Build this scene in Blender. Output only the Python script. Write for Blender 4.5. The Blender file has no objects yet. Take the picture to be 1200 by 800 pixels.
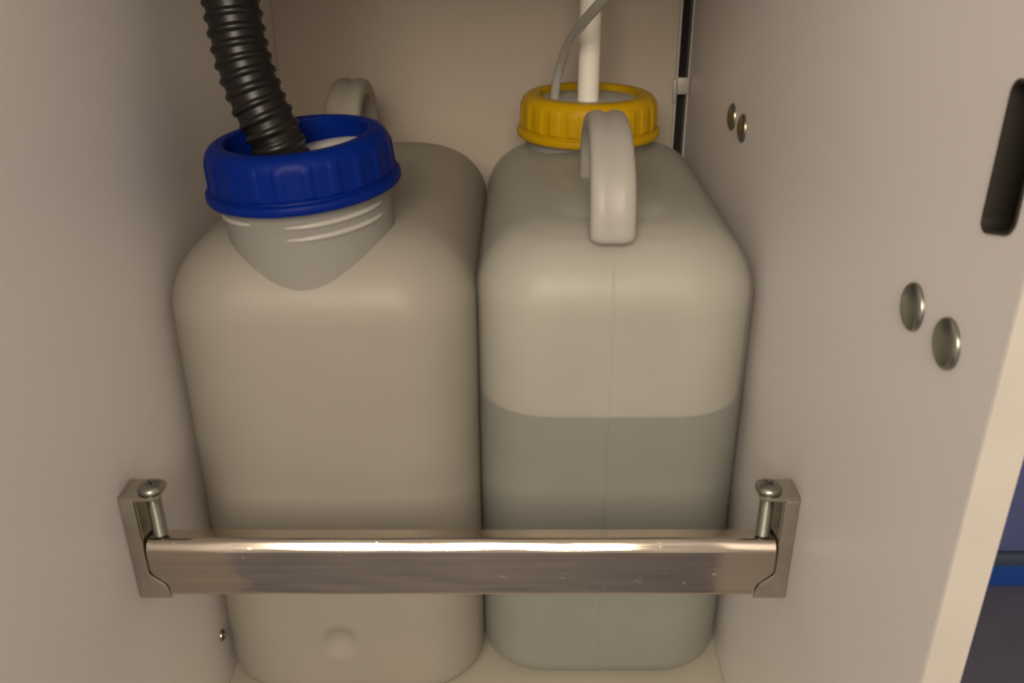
import bpy, bmesh, math, random
from mathutils import Vector, Matrix
from mathutils.bvhtree import BVHTree
random.seed(7)
sc = bpy.context.scene
COL = sc.collection
R = math.radians

# ------------------------------------------------------------------ camera, world, light
cam_d = bpy.data.cameras.new('camera'); cam = bpy.data.objects.new('camera', cam_d); COL.objects.link(cam)
cam.location = (0, 0, .57); cam.rotation_euler = (R(90 - 25.9), 0, 0)
cam_d.sensor_width = 36; cam_d.lens = 32.1; cam_d.shift_x = -13 / 1200
cam_d.clip_start = .01; cam_d.clip_end = 50
cam_d.dof.use_dof = True; cam_d.dof.focus_distance = .60; cam_d.dof.aperture_fstop = 16
sc.camera = cam

w = bpy.data.worlds.new('World'); sc.world = w; w.use_nodes = True
bg = w.node_tree.nodes['Background']; bg.inputs[0].default_value = (1.0, .84, .68, 1); bg.inputs[1].default_value = .60

def area(name, loc, target, sx, sy, power, col):
    l = bpy.data.lights.new(name, 'AREA'); l.shape = 'RECTANGLE'; l.size = sx; l.size_y = sy
    l.energy = power; l.color = col
    o = bpy.data.objects.new(name, l); COL.objects.link(o); o.location = loc
    o.rotation_euler = (Vector(target) - Vector(loc)).to_track_quat('-Z', 'Y').to_euler()
    return o
area('room_lamp', (-.18, -1.25, 1.25), (0, .6, .25), .95, .75, 34, (1, .86, .69))

vs = sc.view_settings
vs.view_transform = 'Standard'; vs.look = 'None'; vs.gamma = 1; vs.exposure = 0
vs.use_curve_mapping = False
sc.cycles.caustics_reflective = False; sc.cycles.blur_glossy = 2.0; sc.cycles.filter_width = 2.0; sc.cycles.max_bounces = 14; sc.cycles.diffuse_bounces = 8; sc.cycles.transparent_max_bounces = 16

# ------------------------------------------------------------------ materials
def new_mat(name):
    m = bpy.data.materials.new(name); m.use_nodes = True
    return m, m.node_tree, m.node_tree.nodes['Principled BSDF']

def mat(name, col, rough=.5, metal=0, noise=0, nscale=20, bump=0, bscale=300, spec=.5, stretch=None, rvar=0):
    m, nt, p = new_mat(name)
    p.inputs['Base Color'].default_value = (*col, 1); p.inputs['Roughness'].default_value = rough
    p.inputs['Metallic'].default_value = metal; p.inputs['Specular IOR Level'].default_value = spec
    tc = nt.nodes.new('ShaderNodeTexCoord'); mp = nt.nodes.new('ShaderNodeMapping')
    nt.links.new(tc.outputs['Object'], mp.inputs[0])
    if stretch: mp.inputs['Scale'].default_value = stretch
    if noise or rvar:
        n = nt.nodes.new('ShaderNodeTexNoise'); n.inputs['Scale'].default_value = nscale; n.inputs['Detail'].default_value = 5
        nt.links.new(mp.outputs[0], n.inputs[0])
        if noise:
            r = nt.nodes.new('ShaderNodeMapRange'); r.inputs[1].default_value = .3; r.inputs[2].default_value = .7
            r.inputs[3].default_value = 1 - noise; r.inputs[4].default_value = 1 + noise
            nt.links.new(n.outputs['Fac'], r.inputs[0])
            mx = nt.nodes.new('ShaderNodeVectorMath'); mx.operation = 'SCALE'; mx.inputs[0].default_value = col
            nt.links.new(r.outputs[0], mx.inputs['Scale']); nt.links.new(mx.outputs[0], p.inputs['Base Color'])
        if rvar:
            r = nt.nodes.new('ShaderNodeMapRange'); r.inputs[1].default_value = .3; r.inputs[2].default_value = .7
            r.inputs[3].default_value = max(.03, rough - rvar); r.inputs[4].default_value = rough + rvar
            nt.links.new(n.outputs['Fac'], r.inputs[0]); nt.links.new(r.outputs[0], p.inputs['Roughness'])
    if bump:
        n2 = nt.nodes.new('ShaderNodeTexNoise'); n2.inputs['Scale'].default_value = bscale; n2.inputs['Detail'].default_value = 3
        nt.links.new(mp.outputs[0], n2.inputs[0])
        b = nt.nodes.new('ShaderNodeBump'); b.inputs['Strength'].default_value = bump; b.inputs['Distance'].default_value = .001
        nt.links.new(n2.outputs['Fac'], b.inputs['Height']); nt.links.new(b.outputs[0], p.inputs['Normal'])
    return m

def plastic(name, col, trans=.25, transl=.3, rough=.42):
    """milky polyethylene: diffuse skin, light bleeding through, and some straight see-through"""
    m, nt, p = new_mat(name)
    p.inputs['Roughness'].default_value = rough
    tc = nt.nodes.new('ShaderNodeTexCoord')
    n = nt.nodes.new('ShaderNodeTexNoise'); n.inputs['Scale'].default_value = 14; n.inputs['Detail'].default_value = 6
    nt.links.new(tc.outputs['Object'], n.inputs[0])
    r = nt.nodes.new('ShaderNodeMapRange'); r.inputs[1].default_value = .3; r.inputs[2].default_value = .7
    r.inputs[3].default_value = .96; r.inputs[4].default_value = 1.04
    nt.links.new(n.outputs['Fac'], r.inputs[0])
    mx = nt.nodes.new('ShaderNodeVectorMath'); mx.operation = 'SCALE'; mx.inputs[0].default_value = col
    nt.links.new(r.outputs[0], mx.inputs['Scale']); nt.links.new(mx.outputs[0], p.inputs['Base Color'])
    n2 = nt.nodes.new('ShaderNodeTexNoise'); n2.inputs['Scale'].default_value = 60; n2.inputs['Detail'].default_value = 4
    nt.links.new(tc.outputs['Object'], n2.inputs[0])
    b = nt.nodes.new('ShaderNodeBump'); b.inputs['Strength'].default_value = .25; b.inputs['Distance'].default_value = .001
    nt.links.new(n2.outputs['Fac'], b.inputs['Height']); nt.links.new(b.outputs[0], p.inputs['Normal'])
    tl = nt.nodes.new('ShaderNodeBsdfTranslucent'); tl.inputs[0].default_value = (*col, 1)
    tp = nt.nodes.new('ShaderNodeBsdfTransparent'); tp.inputs[0].default_value = (.95, .95, .92, 1)
    m1 = nt.nodes.new('ShaderNodeMixShader'); m1.inputs[0].default_value = transl
    m2 = nt.nodes.new('ShaderNodeMixShader'); m2.inputs[0].default_value = trans
    nt.links.new(p.outputs[0], m1.inputs[1]); nt.links.new(tl.outputs[0], m1.inputs[2])
    nt.links.new(m1.outputs[0], m2.inputs[1]); nt.links.new(tp.outputs[0], m2.inputs[2])
    nt.links.new(m2.outputs[0], nt.nodes['Material Output'].inputs[0])
    return m

M = {
 'laminate': mat('white_laminate', (.76, .73, .72), .42, noise=.02, nscale=6, bump=.12, bscale=420),
 'backboard': mat('beige_back_board', (.43, .37, .305), .5, noise=.03, nscale=5, bump=.1, bscale=300),
 'edge': mat('cream_edge_band', (.48, .45, .40), .45, noise=.04, nscale=25, bump=.05),
 'base': mat('base_board', (.46, .425, .35), .5, noise=.04, nscale=15, bump=.1),
 'void': mat('slot_shade_black', (.012, .010, .009), .9),
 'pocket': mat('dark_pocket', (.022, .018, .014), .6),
 'greymetal': mat('grey_painted_metal', (.42, .40, .38), .5, metal=.2),
 'zinc': mat('zinc_screw', (.30, .30, .265), .34, metal=1, rvar=.05, nscale=90),
 'steel': mat('brushed_steel', (.53, .47, .40), .11, metal=1, noise=.10, nscale=60, rvar=.035, stretch=(.25, 1, 6), bump=.04, bscale=90),
 'bracket': mat('bracket_steel', (.50, .47, .40), .33, metal=1, rvar=.08, noise=.06, nscale=50),
 'hdpe': plastic('milky_plastic', (.50, .465, .405), trans=.08, transl=.40),
 'hdpe_clear': plastic('clear_milky_plastic', (.50, .495, .45), trans=.50, transl=.15),
 'inner': plastic('brightening_inner_skin', (.64, .61, .555), trans=.05, transl=.25),
 'neck': plastic('neck_plastic', (.38, .37, .345), trans=.25, transl=.25, rough=.35),
 'handle': plastic('handle_plastic', (.51, .49, .455), trans=.06, transl=.3),
 'thread': plastic('thread_plastic', (.52, .50, .46), trans=.12, transl=.2, rough=.3),
 'blue': mat('blue_plastic', (.0005, .0125, .15), .42, spec=.10, noise=.06, nscale=30, bump=.1, bscale=150),
 'yellow': mat('yellow_plastic', (.45, .268, .002), .40, spec=.15, noise=.05, nscale=30, bump=.1, bscale=150),
 'insert': mat('white_insert', (.70, .67, .58), .5),
 'lid': plastic('lid_plastic', (.66, .66, .62), trans=.25, transl=.2),
 'rubber': mat('black_rubber', (.008, .0072, .0065), .36, spec=.35, noise=.2, nscale=60, bump=.2, bscale=120),
 'pipe': mat('white_pipe', (.80, .77, .70), .4),
 'tube': plastic('grey_tube', (.50, .50, .47), trans=.22, transl=.2, rough=.25),
 'liquid': mat('murky_liquid', (.055, .07, .055), .25, noise=.03, nscale=8),
 'bluepanel': mat('blue_panel', (.085, .10, .235), .5, noise=.05),
 'bluestrip': mat('blue_strip', (.010, .055, .27), .45),
 'tealdark': mat('dark_teal_groove', (.035, .055, .085), .5),
 'roomfloor': mat('room_floor', (.085, .082, .110), .55, noise=.08, nscale=30),
}

def scuffs(m, scale, lo, hi, stretch, rough=.5, gain=1.7):
    nt = m.node_tree; p = nt.nodes['Principled BSDF']
    tc = nt.nodes.new('ShaderNodeTexCoord'); mp = nt.nodes.new('ShaderNodeMapping'); mp.inputs['Scale'].default_value = stretch
    nt.links.new(tc.outputs['Object'], mp.inputs[0])
    n = nt.nodes.new('ShaderNodeTexNoise'); n.inputs['Scale'].default_value = scale; n.inputs['Detail'].default_value = 2
    nt.links.new(mp.outputs[0], n.inputs[0])
    r = nt.nodes.new('ShaderNodeMapRange'); r.inputs[1].default_value = lo; r.inputs[2].default_value = hi
    nt.links.new(n.outputs['Fac'], r.inputs[0])
    for sock, val in (('Roughness', rough), ('Base Color', gain)):
        src = p.inputs[sock].links[0].from_socket
        if sock == 'Roughness':
            mx = nt.nodes.new('ShaderNodeMix'); mx.data_type = 'FLOAT'
            nt.links.new(r.outputs[0], mx.inputs[0]); nt.links.new(src, mx.inputs[2]); mx.inputs[3].default_value = val
            nt.links.new(mx.outputs[0], p.inputs[sock])
        else:
            g = nt.nodes.new('ShaderNodeMapRange'); g.inputs[3].default_value = 1; g.inputs[4].default_value = val
            nt.links.new(r.outputs[0], g.inputs[0])
            v = nt.nodes.new('ShaderNodeVectorMath'); v.operation = 'SCALE'
            nt.links.new(src, v.inputs[0]); nt.links.new(g.outputs[0], v.inputs['Scale']); nt.links.new(v.outputs[0], p.inputs[sock])
scuffs(M['steel'], 330, .71, .80, (.45, 1, 1), gain=1.4)

# ------------------------------------------------------------------ helpers
def obj(name, verts, faces, m, parent=None, smooth=False, sharp=None):
    me = bpy.data.meshes.new(name); me.from_pydata([tuple(v) for v in verts], [], faces); me.update()
    bm = bmesh.new(); bm.from_mesh(me); bmesh.ops.recalc_face_normals(bm, faces=bm.faces); bm.to_mesh(me); bm.free()
    o = bpy.data.objects.new(name, me); COL.objects.link(o)
    if m: me.materials.append(M[m])
    if smooth:
        for p in me.polygons: p.use_smooth = True
        if sharp: me.set_sharp_from_angle(angle=R(sharp))
    if parent: o.parent = parent
    return o

def box(name, a, b, m, parent=None, bev=0, seg=2):
    bm = bmesh.new(); bmesh.ops.create_cube(bm, size=1)
    for v in bm.verts:
        v.co = Vector([(a[i] + b[i]) / 2 + v.co[i] * (b[i] - a[i]) for i in range(3)])
    if bev: bmesh.ops.bevel(bm, geom=bm.edges[:], offset=bev, segments=seg, affect='EDGES', profile=.5)
    me = bpy.data.meshes.new(name); bm.to_mesh(me); bm.free()
    o = bpy.data.objects.new(name, me); COL.objects.link(o); me.materials.append(M[m])
    if bev:
        for p in me.polygons: p.use_smooth = True
        me.set_sharp_from_angle(angle=R(40))
    if parent: o.parent = parent
    return o

def thing(name, label, cat, group=None):
    o = bpy.data.objects.new(name, None); COL.objects.link(o); o.empty_display_size = .05
    tag(o, label, cat, group); return o
def tag(o, label, cat, group=None):
    o['label'] = label; o['category'] = cat
    if group: o['group'] = group
    return o

def lathe(name, prof, m, parent=None, n=96, mtx=None, rmod=None, cap0=False, cap1=False, sharp=40):
    verts, faces = [], []
    for (r, z) in prof:
        for k in range(n):
            a = 2 * math.pi * k / n
            rr = r + (rmod(a, r, z) if rmod else 0)
            verts.append(Vector((rr * math.cos(a), rr * math.sin(a), z)))
    for i in range(len(prof) - 1):
        for k in range(n):
            k2 = (k + 1) % n
            faces.append((i*n + k, i*n + k2, (i+1)*n + k2, (i+1)*n + k))
    if cap0: faces.append(tuple(range(n))[::-1])
    if cap1: faces.append(tuple((len(prof)-1)*n + k for k in range(n)))
    if mtx: verts = [mtx @ v for v in verts]
    return obj(name, verts, faces, m, parent, True, sharp)

def catmull(pts, n):
    pts = [Vector(p) for p in pts]; out = []
    P = [2*pts[0] - pts[1]] + pts + [2*pts[-1] - pts[-2]]
    for i in range(1, len(P) - 2):
        for k in range(n):
            t = k / n; a, b, c, d = P[i-1], P[i], P[i+1], P[i+2]
            out.append(.5 * ((2*b) + (c - a)*t + (2*a - 5*b + 4*c - d)*t*t + (3*b - a - 3*c + d)*t**3))
    out.append(pts[-1]); return out

def resample(path, step):
    out = [path[0]]; acc = 0
    for a, b in zip(path, path[1:]):
        L = (b - a).length; d = step - acc
        while d <= L:
            out.append(a + (b - a) * (d / L)); d += step
        acc = (acc + L) % step if L + acc >= step else acc + L
    return out

def sweep(name, path, section, m, parent=None, rmod=None, up=Vector((0, 1, 0)), sharp=None, caps=True):
    """section: list of (a,b) points; rmod(i, arclength) scales the section"""
    verts, faces = [], []; n = len(section); s = 0; nrm = None
    for i, p in enumerate(path):
        t = (path[min(i+1, len(path)-1)] - path[max(i-1, 0)]).normalized()
        if nrm is None: nrm = (up - up.dot(t) * t).normalized()
        nrm = (nrm - nrm.dot(t) * t).normalized(); bi = t.cross(nrm)
        if i: s += (p - path[i-1]).length
        q = rmod(i, s) if rmod else 1
        for (a, b) in section: verts.append(p + (nrm * a + bi * b) * q)
    for i in range(len(path) - 1):
        for k in range(n):
            k2 = (k+1) % n; faces.append((i*n+k, i*n+k2, (i+1)*n+k2, (i+1)*n+k))
    if caps:
        faces.append(tuple(range(n))[::-1]); faces.append(tuple((len(path)-1)*n + k for k in range(n)))
    return obj(name, verts, faces, m, parent, True, sharp)

def circ(r, n): return [(r*math.cos(2*math.pi*k/n), r*math.sin(2*math.pi*k/n)) for k in range(n)]

# ------------------------------------------------------------------ setting around the cabinet
XL, XR, YF, YB, ZF = -.2376, .1627, .2755, .912, -.0895
fl = obj('floor', [(-.9, -.3, ZF), (1.6, -.3, ZF), (1.6, 1.7, ZF), (-.9, 1.7, ZF)], [(0, 1, 2, 3)], 'roomfloor')
fl['kind'] = 'structure'

# blue furniture standing beside the cabinet
bu = thing('blue_drawer_unit', 'blue drawer unit on the dark floor outside the cabinet, beyond its pale edge', 'drawer unit')
bu.location = (.75, .75, ZF)
def bpart(*a, **k):
    o = box(*a, **k); o.parent = bu; o.matrix_parent_inverse = Matrix.Translation(-bu.location); return o
bpart('body', (.30, .775, ZF), (1.2, 1.15, .50), 'bluestrip')
bpart('drawer_front', (.30, .752, -.036), (1.2, .775, .22), 'bluepanel', bev=.003)
bpart('drawer_front', (.30, .752, .228), (1.2, .775, .50), 'bluepanel', bev=.003)
bpart('groove_shade_strip', (.30, .747, -.051), (1.2, .7745, -.037), 'tealdark', bev=.002)  # dark strip stands in for the shaded groove under the drawer
bpart('plinth', (.30, .762, ZF), (1.2, .7748, -.052), 'bluestrip', bev=.001)

# ------------------------------------------------------------------ cabinet
cab = thing('cabinet', 'white laminated open cabinet compartment enclosing the two plastic canisters', 'cabinet')
TOP = .63
lp = box('side_panel', (XL - .016, YF, ZF), (XL, .96, TOP), 'laminate', cab)
# right panel with a cut-out for the latch
rp = box('side_panel', (XR, YF, ZF), (XR + .016, .96, TOP), 'laminate', cab)
def rrect(y0, y1, z0, z1, r, n=8):
    pts = []
    for (cy, cz, a0) in ((y1-r, z1-r, 0), (y0+r, z1-r, 90), (y0+r, z0+r, 180), (y1-r, z0+r, 270)):
        for k in range(n+1):
            a = R(a0 + 90*k/n); pts.append((cy + r*math.cos(a), cz + r*math.sin(a)))
    return [(y, z + ((.3095 - y) / .022 * .006 if z < .49 else 0)) for y, z in pts]
rr_ = rrect(.2875, .3095, .4630, .517, .0055); nn = len(rr_)
cut = obj('cutter', [(XR - .01, y, z) for y, z in rr_] + [(XR + .013, y, z) for y, z in rr_],
          [tuple(range(nn)), tuple(range(nn, 2*nn))] + [(k, (k+1) % nn, nn + (k+1) % nn, nn + k) for k in range(nn)], None)
md = rp.modifiers.new('cut', 'BOOLEAN'); md.operation = 'DIFFERENCE'; md.object = cut; md.solver = 'EXACT'
bpy.context.view_layer.update()
me = bpy.data.meshes.new_from_object(rp.evaluated_get(bpy.context.evaluated_depsgraph_get()))
rp.modifiers.clear(); rp.data = me; bpy.data.objects.remove(cut)
# dark lining of the cut-out: a thin-walled cup with a rim slightly proud of the board
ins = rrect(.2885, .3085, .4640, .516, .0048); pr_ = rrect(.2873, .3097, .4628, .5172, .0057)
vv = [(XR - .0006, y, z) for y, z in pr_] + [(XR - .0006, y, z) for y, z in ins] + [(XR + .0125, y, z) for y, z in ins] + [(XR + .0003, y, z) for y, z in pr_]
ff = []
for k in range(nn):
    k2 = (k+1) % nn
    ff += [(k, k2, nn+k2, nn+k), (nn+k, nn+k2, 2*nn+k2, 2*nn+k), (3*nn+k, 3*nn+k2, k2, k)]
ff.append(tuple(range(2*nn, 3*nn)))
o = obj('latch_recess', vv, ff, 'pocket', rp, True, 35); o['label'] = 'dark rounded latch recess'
for px, x0 in ((lp, XL - .016), (rp, XR)):
    box('edge_band', (x0 + .0001, YF - .0009, ZF + .001), (x0 + .0159, YF - .0001, TOP - .001), 'edge', px, bev=.0003, seg=1)
box('back_panel', (XL + .0003, YB, 0.0), (.1480, YB + .008, TOP), 'backboard', cab)
box('floor_panel', (XL + .0003, YF + .02, -.018), (XR - .0003, .956, -.0002), 'base', cab)
box('unseen_top_panel', (XL + .0003, .46, TOP - .018), (XR - .0003, .956, TOP - .001), 'laminate', cab)  # out of view; height and front edge set to shade the back wall
# slotted strip in the rear corner: black sheet painting the slot's shade, grey lips, bridging clip
ch = box('slot_shade_sheet', (.1481, YB + .014, 0.0), (XR - .0003, YB + .016, TOP - .02), 'void', cab)
box('slot_lip', (.1481, YB - .0012, 0.0), (.1508, YB + .0138, TOP - .02), 'greymetal', ch, bev=.0004, seg=1)
box('slot_lip', (.1602, YB - .0012, 0.0), (XR - .0003, YB + .0138, TOP - .02), 'greymetal', ch, bev=.0004, seg=1)
cl = box('clip', (.1500, YB - .0040, .3970), (XR - .0006, YB - .0013, .4130), 'greymetal', ch, bev=.0008)
box('clip_tab', (.1465, YB - .0036, .3890), (.1499, YB - .0012, .4110), 'greymetal', ch, bev=.0008)

def dome(name, r, h, m, parent, mtx, recess=False):
    prof = [(r, 0), (r, h*.25)]
    for k in range(1, 9):
        a = k / 8 * math.pi / 2; prof.append((r * .08 + r * .92 * math.cos(a), h*.25 + h*.75*math.sin(a)))
    return lathe(name, prof, m, parent, 48, mtx, cap1=True, cap0=True, sharp=60)
for (y, z) in ((.713, .4172), (.676, .4168), (.348, .4170), (.314, .4166)):
    mt = Matrix.Translation((XR + .0002, y, z)) @ Matrix.Rotation(R(-90), 4, 'Y')
    s = dome('screw_cap', .0102, .0040, 'zinc', rp, mt)
# small screw low on the left wall
mt = Matrix.Translation((XL - .0002, .5455, .0485)) @ Matrix.Rotation(R(90), 4, 'Y')
lathe('wall_screw', [(.0035, 0), (.0045, .0008), (.0042, .002), (.0030, .0028), (.0018, .0028), (.0012, .0015)], 'zinc', lp, 24, mt, cap1=True, cap0=True)

# ------------------------------------------------------------------ canisters
def rring(hx, hy, r, xs_f, nside, ncorn):
    """rounded rectangle, starting on the front (-y) side going +x, ccw"""
    P = []
    r = min(r, hx - .0005, hy - .0005); ax, ay = hx - r, hy - r
    for f in xs_f: P.append((f * ax, -hy))
    for k in range(1, ncorn): a = R(-90 + 90*k/ncorn); P.append((ax + r*math.cos(a), -ay + r*math.sin(a)))
    for k in range(nside + 1): P.append((hx, -ay + 2*ay*k/nside))
    for k in range(1, ncorn): a = R(90*k/ncorn); P.append((ax + r*math.cos(a), ay + r*math.sin(a)))
    for f in reversed(xs_f): P.append((f * ax, hy))
    for k in range(1, ncorn): a = R(90 + 90*k/ncorn); P.append((-ax + r*math.cos(a), ay + r*math.sin(a)))
    for k in range(nside + 1): P.append((-hx, ay - 2*ay*k/nside))
    for k in range(1, ncorn): a = R(180 + 90*k/ncorn); P.append((-ax + r*math.cos(a), -ay + r*math.sin(a)))
    return P
XS = sorted([i / 22 for i in range(-22, 23) if i] + [-.142, -.124, -.112, -.100, -.082])

def can_rings(W, D, zt, rc=.036, rs=.052, rb=.020, crown=.006):
    """list of (inset, z)"""
    out = []
    for k in range(1, 10): a = R(90 * k / 10); out.append((rb - rb*math.sin(a), rb - rb*math.cos(a)))
    z0, z1 = rb, zt - rs; n = 64
    for k in range(n + 1): out.append((0, z0 + (z1 - z0)*k/n))
    for k in range(1, 19):
        a = R(90 * k / 18); out.append((rs - rs*math.cos(a), z1 + rs*math.sin(a)))
    e = W/2 - rs - .004
    for k in range(1, 9): out.append((rs + e*k/8, zt + crown*math.sin(math.pi/2*k/8)))
    return out

def can_shape(W, D, zt, dz=0, inset=0, zmax=None, zmin=None, seam=0, dimple=None, bulge=.003, rot=1):
    V, F = [], []; rings = can_rings(W, D, zt); rows = []
    for (i, z) in rings:
        z = max(z, inset)
        if zmin is not None and z < zmin:
            rows = [(i, zmin)]; continue
        if zmin is not None: z -= inset if i > .03 else 0
        if zmax is not None and z > zmax: 
            rows.append((i, zmax)); break
        rows.append((i, z))
    n = None
    for (i, z) in rows:
        hx, hy = W/2 - i - inset, D/2 - i*1.0 - inset
        ring = rring(hx, hy, max(.048 - i*.45, .014) , XS, 24, 8); n = len(ring)
        bz = max(0, math.sin(math.pi * min(z, zt) / zt)) ** .6 * bulge if i < .02 else 0
        for (x, y) in ring:
            fx = math.cos(math.pi/2 * max(-1, min(1, x/(W/2)))) ; fy = math.cos(math.pi/2 * max(-1, min(1, y/(D/2))))
            yy = y + (1 if y > 0 else -1) * bz * fx; xx = x + (1 if x > 0 else -1) * bz * fy * .1
            if seam and abs(x + .0055) < .0022 and i < rings[-9][0] + .001:
                yy += (1 if y > 0 else -1) * seam * math.exp(-((x + .0055)/.0009)**2)
                if i > .02: z_ = z + seam * math.exp(-((x + .0055)/.0009)**2) * .8
                else: z_ = z
            else: z_ = z
            if dimple and y < 0 and i < .01:
                r = math.hypot(x - dimple[0], z - dimple[1]) / dimple[2]
                yy += .0046 * math.exp(-(r/.9)**4) - .0006 * math.exp(-((r - 1.3)/.3)**2)
            V.append(Vector((xx * rot, yy * rot, z_)))
    for j in range(len(rows) - 1):
        for k in range(n): k2 = (k+1) % n; F.append((j*n+k, j*n+k2, (j+1)*n+k2, (j+1)*n+k))
    if zmin is None: F.append(tuple(range(n))[::-1])
    F.append(tuple((len(rows)-1)*n + k for k in range(n)))
    return V, F

def neck_matrix(x, y, z, roll=0, pitch=0, scale=1):
    return Matrix.Translation((x, y, z)) @ Matrix.Rotation(R(roll), 4, 'Y') @ Matrix.Rotation(R(pitch), 4, 'X') @ Matrix.Scale(scale, 4)

def neck(parent, bodyV, bodyF, mtx, r, zbot, zjoin, m):
    """neck tube: lower rim follows the shoulder it grows out of"""
    bvh = BVHTree.FromPolygons(bodyV, bodyF); n = 120
    ax = (mtx.to_3x3() @ Vector((0, 0, 1))).normalized()
    V, F = [], []; rows = 14
    for k in range(n):
        a = 2*math.pi*k/n; top = mtx @ Vector((r*math.cos(a), r*math.sin(a), 0))
        hit = bvh.ray_cast(top, -ax)
        low = hit[0] - ax*.0006 if hit[0] and (top - hit[0]).length < zbot else top - ax*zbot
        for j in range(rows):
            q = j / (rows - 1); p = top.lerp(low, q)
            fl_ = 0 * max(0, (q - .8) / .2) ** 2            # small fillet where it meets the shoulder
            p = p + (mtx.to_3x3() @ Vector((math.cos(a), math.sin(a), 0))) * fl_ * (0 if math.sin(a) < -.2 else 1)
            V.append(p)
        V.append(mtx @ Vector((r*math.cos(a), r*math.sin(a), zjoin)))
    m_ = rows + 1
    for k in range(n):
        k2 = (k+1) % n
        for j in range(rows - 1): F.append((k*m_+j, k2*m_+j, k2*m_+j+1, k*m_+j+1))
        F.append((k*m_+rows, k2*m_+rows, k2*m_, k*m_))
    return obj('neck', V, F, m, parent, True)

def thread(parent, mtx, r, a0, a1, z0, pitch, m='thread'):
    pts = []
    for k in range(33):
        t = k/32; a = R(a0 + (a1 - a0)*t)
        rr = r - .0018 * (1 - min(1, min(t, 1-t)*7))
        pts.append(mtx @ Vector((rr*math.cos(a), rr*math.sin(a), z0 + pitch*(a1-a0)*t/360)))
    return sweep('thread', pts, circ(.0019, 10), m, parent, lambda i, s_: .25 + .75 * min(1, min(i, 32 - i) / 9) ** .7, up=Vector((0, 0, 1)))

def cap(parent, mtx, m, ro, h, ri, zin, nr, padw, padh, name='screw_cap'):
    zi0 = .0085; zi1 = h - .010
    prof = [(ri + .004, .002), (ro - .004, 0), (ro - .0006, .0004), (ro, .0014), (ro, .0052), (ro - .0008, .0062), (ro - .0036, .0066), (ro - .0040, .0074), (ro - .0036, .0082),
            (ro - .0036, zi0 + .001)]
    for k in range(9): prof.append((ro - .0036 - .0006*k/8, zi0 + .002 + (zi1 - zi0 - .002)*k/8))
    rt = .0085
    for k in range(1, 9):
        a = R(90*k/8); prof.append((ro - .0042 - rt + rt*math.cos(a), zi1 + (h - zi1)*math.sin(a)))
    prof += [(ri + .0012, h), (ri + .0003, h - .0005), (ri, h - .0015), (ri, (h+zin)/2), (ri, zin)]
    def rmod(a, r, z):
        if r < ro - .0078 or z < .0078: return 0
        f = (a * nr / (2*math.pi)) % 1; d = abs(f - .5)
        q = 1 / (1 + math.exp((d - padw/2) * 60))
        fade = min(1, max(0, (z - .0078)/.0015)) * min(1, max(0, (h - .004 - z) / .006))
        return padh * q * fade
    return lathe(name, prof, m, parent, 360, mtx, rmod, sharp=50)

def handle(parent, x, ys, m='handle'):
    """ys maps the (y,z) run of the arch"""
    path = resample(catmull([(x, y, z) for y, z in ys], 24), .0022)
    hw, hd = .0150, .0085; sec = []
    for k in range(40):
        a = 2*math.pi*k/40; ca, sa = math.cos(a), math.sin(a)
        e = .58
        px = hw * math.copysign(abs(ca)**e, ca); py = hd * math.copysign(abs(sa)**e, sa)
        py *= 1 - .22 * math.exp(-(px/.0020)**2)
        sec.append((py, px))
    N = len(path)
    def ends(i, s):
        d = min(i, N - 1 - i) * .0022
        return (.72 + .28 * math.sqrt(max(0, 1 - (1 - d/.006)**2)) if d < .006 else 1) * (.93 + .07 * min(1, abs(2*i/N - 1) * 1.6))
    return sweep('handle', path, sec, m, parent, ends, up=Vector((0, -1, .3)), caps=True)

# ---- left canister: blue ring, mouth to the front, handle at the back
LCX, LY0, LW, LD, LZ = -.1348, .5265, .2045, .3305, .374
left = thing('canister', 'milky white plastic canister with blue screw ring, standing beside left cabinet wall', 'canister', 'canisters side by side in the cabinet')
left.location = (LCX, LY0 + LD/2, 0)
def world_parent(o, root):
    o.parent = root; o.matrix_parent_inverse = Matrix.Translation(-root.location); return o
V, F = can_shape(LW, LD, LZ, seam=0, dimple=(-.004, .062, .0125))
V = [v + Vector((LCX, LY0 + LD/2, 0)) for v in V]
world_parent(obj('body', V, F, 'hdpe', None, True), left)
mt = neck_matrix(-.1430, .5850, .3985, roll=-4.2, pitch=1.5)
nk = world_parent(neck(None, V, F, mt, .0545, .085, .030, 'neck'), left)
for (a0, a1, z0) in ((262, 348, -.0085), (262, 346, -.0165), (196, 244, -.0075)):
    thread(nk, mt, .0547, a0, a1, z0, .006)
cp = world_parent(cap(None, mt @ Matrix.Translation((0, 0, .0010)), 'blue', .0632, .0345, .0455, .008, 22, .34, .0010, 'screw_ring'), left)
cp['label'] = 'blue open screw ring'
di = mt @ Matrix.Translation((0, 0, .0175)) @ Matrix.Rotation(R(-9), 4, 'Y') 
world_parent(lathe('insert_disc', [(.0430, -.0015), (.0450, -.001), (.0450, .0005), (.0440, .001), (.030, .001), (.010, .001)], 'insert', None, 64, di, cap0=True, cap1=True), left)
world_parent(handle(None, -.1470, [(.735, .366), (.735, .385), (.741, .403), (.759, .418), (.786, .424), (.814, .420), (.832, .405), (.839, .386), (.840, .360)], 'hdpe'), left)

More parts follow.
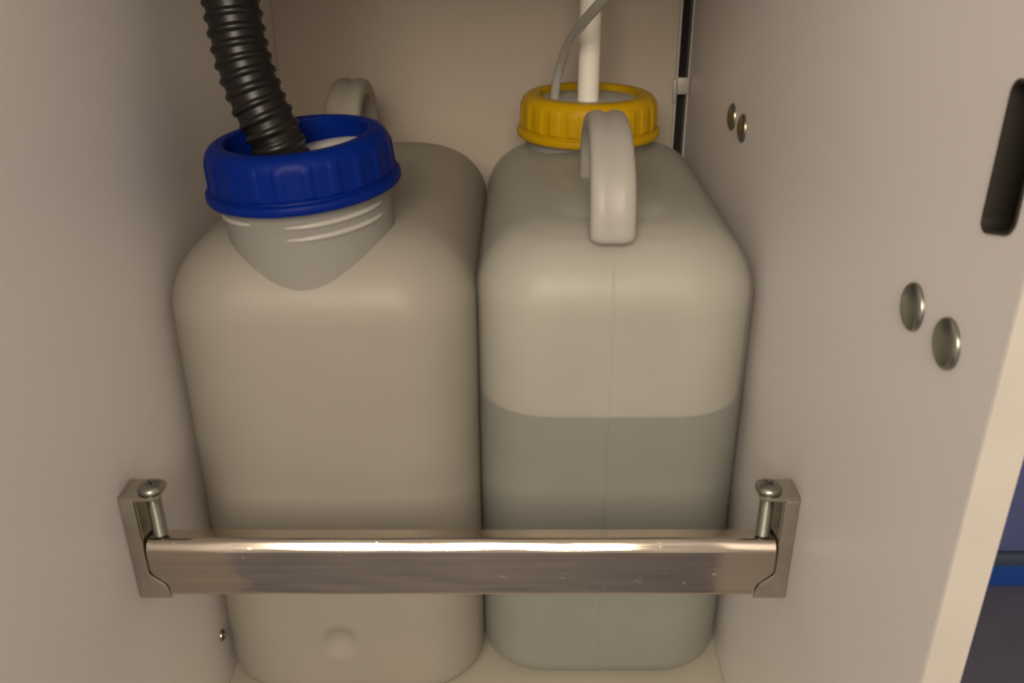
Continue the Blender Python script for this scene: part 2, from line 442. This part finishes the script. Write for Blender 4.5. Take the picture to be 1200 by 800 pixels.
# ---- right canister: yellow cap at the back, handle to the front
RCX, RY0, RW, RD, RZ = .0635, .5450, .1940, .327, .374
right = thing('canister', 'translucent white plastic canister with yellow screw cap and carrying handle, half full', 'canister', 'canisters side by side in the cabinet')
right.location = (RCX, RY0 + RD/2, 0)
V, F = can_shape(RW, RD, RZ, seam=.0006)
V = [v + Vector((RCX, RY0 + RD/2, 0)) for v in V]
world_parent(obj('body', V, F, 'hdpe_clear', None, True), right)
mt = neck_matrix(.0575, .8100, .3815, 0, 0)
nk = world_parent(neck(None, V, F, mt, .0555, .04, .030, 'neck'), right)
cp = world_parent(cap(None, mt @ Matrix.Translation((0, 0, .0005)), 'yellow', .0630, .0355, .0430, .020, 22, .55, .0012), right)
cp['label'] = 'yellow screw cap'
world_parent(lathe('lid_disc', [(.0428, .026), (.0428, .0305), (.042, .0310), (.020, .0312), (.012, .0312)], 'lid', None, 72, mt, cap0=True, cap1=True), right)
world_parent(handle(None, .0580, [(.685, .366), (.685, .385), (.679, .406), (.661, .423), (.634, .430), (.604, .426), (.580, .411), (.568, .391), (.564, .3665)]), right)

LEVEL = .2470
# added milky skin above the liquid, brightens the can's empty part
V, F = can_shape(RW, RD, RZ, inset=.0022, zmin=LEVEL + .0004)
V = [v + Vector((RCX, RY0 + RD/2, 0)) for v in V]
world_parent(obj('added_inner_skin', V, F, 'inner', None, True), right)
# liquid inside the right canister
V, F = can_shape(RW, RD, RZ, inset=.0010, zmax=LEVEL)
V = [v + Vector((RCX, RY0 + RD/2, 0)) for v in V]
lq = obj('liquid', V, F, 'liquid', None, True, 50)
tag(lq, 'grey green liquid filling the lower half of the yellow capped canister', 'liquid')

# ------------------------------------------------------------------ hose, pipe, tube
path = resample(catmull([(-.150, .587, .372), (-.1515, .586, .395), (-.1582, .585, .428), (-.1690, .589, .455), (-.1770, .596, .480), (-.1822, .605, .510), (-.187, .618, .545), (-.188, .63, .58), (-.189, .635, .6116)], 60), .0006)
PITCH = .0092
def ribs(i, s):
    f = (s / PITCH) % 1
    return 1 + .105 * (max(0, math.cos(2*math.pi*f)) ** .55 if math.cos(2*math.pi*f) > 0 else 0) - .03
hose = sweep('corrugated_hose', path, circ(.0170, 40), 'rubber', None, ribs, caps=True)
tag(hose, 'black ribbed drain hose running into the blue ring of the left canister', 'hose')

pipe = lathe('suction_pipe', [(.0060, -.34), (.0088, -.339), (.0092, -.338), (.0092, 0), (.0092, .12), (.0092, .1961)], 'pipe', None, 40,
             Matrix.Translation((.0562, .8020, .4155)), cap0=True, cap1=True)
tag(pipe, 'straight white pipe standing up out of the yellow cap', 'pipe')
path = resample(catmull([(.0275, .806, .385), (.0276, .806, .415), (.0308, .798, .4397), (.0378, .770, .4647), (.0467, .730, .4857), (.0576, .690, .5047), (.0744, .650, .5271), (.098, .62, .555), (.110, .606, .58), (.114, .60, .6116)], 16), .003)
tube = sweep('thin_tube', path, circ(.0040, 20), 'tube', None)
tag(tube, 'thin translucent grey tube curving from yellow cap across the white pipe', 'tube')

# ------------------------------------------------------------------ retaining rail across the front
rail = thing('retaining_rail', 'polished steel retaining rail across the cabinet in front of both canisters', 'rail')
XM = (XL + XR) / 2
ZB, ZT = .1812, .2206
def s_inset(z):                                    # how far the cut end of the rail draws in towards the bottom
    K = [(.1796, .0115), (.1835, .0108), (.1870, .0100), (.1900, .0086), (.1918, .0068), (.1950, .0030), (.1970, .0010), (.1990, .0002), (.2000, 0), (1, 0)]
    for (za, a), (zb, b) in zip(K, K[1:]):
        if z <= zb: return a + (b - a) * max(0, (z - za)) / (zb - za)
prof = []
yf, yb_, rt = .4410, .4560, .0095
for k in range(21):
    z = ZB + .0012 + (.2000 - ZB - .0012) * k / 20; prof.append((yf, z))
arc = [(0, 0)]; py, pz = 0, 0
for (a0, a1, r, n_) in ((0, 27, .0030, 5), (27, 43, .0190, 10), (43, 90, .0042, 8)):   # tight roll, broad crown, roll into the top
    for k in range(n_):
        am = R(a0 + (a1 - a0) * (k + .5) / n_); ds = r * R(a1 - a0) / n_
        py += ds * math.sin(am); pz += ds * math.cos(am); arc.append((py, pz))
for (ay, az) in arc: prof.append((yf + ay, ZT - arc[-1][1] + az))
prof += [(yb_ - .001, ZT), (yb_, ZT - .001)]
for k in range(20, -1, -1): prof.append((yb_, ZB + (.2000 - ZB) * k / 20))
prof += [(yf + .0012, ZB - .0), (yf + .0004, ZB + .0004)]
V, F = [], []; x0 = -.2278; x1 = 2*XM - x0
NX = 60
for (y, z) in prof:
    ins_ = s_inset(z)
    for k in range(NX + 1):
        xx = x0 + ins_ + (x1 - x0 - 2*ins_)*k/NX                      # rolled sheet is never dead straight
        wv = .00010*math.sin(xx*47 + z*160) + .00007*math.sin(xx*91 + 1.3 + z*420) + .00004*math.sin(xx*23)
        V.append((xx, y + (wv if y < yb_ - .002 else 0), z + (wv*.6 if z > ZT - .006 else 0)))
n = len(prof); q = NX + 1
for i in range(n):
    i2 = (i+1) % n
    for k in range(NX): F.append((i*q+k, i*q+k+1, i2*q+k+1, i2*q+k))
F.append(tuple(i*q for i in range(n))); F.append(tuple(i*q + NX for i in range(n)))
bar = obj('bar', V, F, 'steel', rail, True, 35)

def bracket(side):
    mx = (lambda x: x) if side < 0 else (lambda x: 2*XM - x)
    out = [(XL + .0003, .1795), (XL + .0003, .2520), (-.2290, .2520), (-.2290, .2010)]
    for k in range(0, 21):
        z = .2000 - (.2000 - .1796) * k / 20; out.append((x0 + s_inset(max(z, ZB)) - .0011, z))
    # front plate
    nV = [(mx(x), .4402, z) for x, z in out] + [(mx(x), .4426, z) for x, z in out]; nn = len(out)
    nF = [tuple(range(nn)), tuple(range(nn, 2*nn))] + [(k, (k+1) % nn, nn+(k+1) % nn, nn+k) for k in range(nn)]
    b = obj('bracket', nV, nF, 'bracket', rail)
    md = b.modifiers.new('bevel', 'BEVEL'); md.width = .0004; md.segments = 2; md.limit_method = 'ANGLE'
    def bb(nm, a, c, bev=.0004):
        xa, xb = sorted((mx(a[0]), mx(c[0])))
        return box(nm, (xa, a[1], a[2]), (xb, c[1], c[2]), 'bracket', b, bev=bev)
    bb('wall_plate', (XL + .0003, .4427, .1797), (XL + .0022, .4600, .2518))
    bb('rear_plate', (XL + .0023, .4578, .1800), (-.2235, .4600, .2518))
    # curved web between front plate and rear plate
    pts = []
    for k in range(13):
        a = R(90*k/12); pts.append((-.2290 + .0055*(1-math.cos(a)), .4427 + .0150*math.sin(a)))
    wV = [(mx(x), y, z) for z in (.2225, .2517) for x, y in pts]
    wV += [(mx(x + .0004), y + .0004, z) for z in (.2225, .2517) for x, y in pts]
    L = len(pts); wF = []
    for k in range(L-1):
        wF += [(k, k+1, L+k+1, L+k), (2*L+k, 2*L+k+1, 3*L+k+1, 3*L+k), (k, k+1, 2*L+k+1, 2*L+k), (L+k, L+k+1, 3*L+k+1, 3*L+k)]
    wF += [(0, L, 3*L, 2*L), (L-1, 2*L-1, 4*L-1, 3*L-1)]
    obj('web', wV, wF, 'bracket', b, True, 40)
    # tab with rounded inner corners
    tp = []
    a_, b_, y0, y1, r = XL + .0003, -.2140, .4402, .4600, .005
    tp = [(a_, y0), ] + [(b_ - r + r*math.sin(R(90*k/6)), y0 + r - r*math.cos(R(90*k/6))) for k in range(7)] + [(b_ - r + r*math.cos(R(90*k/6)), y1 - r + r*math.sin(R(90*k/6))) for k in range(7)] + [(a_, y1)]
    nn = len(tp)
    nV = [(mx(x), y, .2522) for x, y in tp] + [(mx(x), y, .2544) for x, y in tp]
    nF = [tuple(range(nn)), tuple(range(nn, 2*nn))] + [(k, (k+1) % nn, nn+(k+1) % nn, nn+k) for k in range(nn)]
    obj('tab', nV, nF, 'bracket', b)
    # screw: threaded shaft and domed head, dark bars painting the shade of its cross recess
    sx, sy = mx(-.2205), .4490
    prof = [(.0032, .2216)]; z = .2222; k = 0
    while z < .2518:
        prof.append((.0044 if k % 2 else .0037, z)); z += .0007; k += 1
    prof.append((.0042, .2520))
    s = lathe('screw', prof, 'zinc', b, 28, Matrix.Translation((sx, sy, 0)), cap0=True, cap1=True, sharp=80)
    hp = [(.0060, .2545), (.0076, .2549), (.0078, .2558), (.0072, .2572), (.0058, .2584), (.0040, .2590), (.0020, .2592)]
    def rm(a, r, z): return 0
    hd = lathe('screw_head', hp, 'zinc', b, 36, Matrix.Translation((sx, sy, 0)), cap0=True, cap1=True, sharp=60)
    for rz in (35, 125):
        c = box('recess_shade_bar', (-.0030, -.0006, .25905), (.0030, .0006, .25928), 'pocket', None)
        c.matrix_world = Matrix.Translation((sx, sy, .00005 if rz == 35 else .00008)) @ Matrix.Rotation(R(rz), 4, 'Z')
        c.parent = b
    return b
bracket(-1); bracket(1)

# rail parts hang from an Empty at the middle of the bar
root = rail.location.copy()
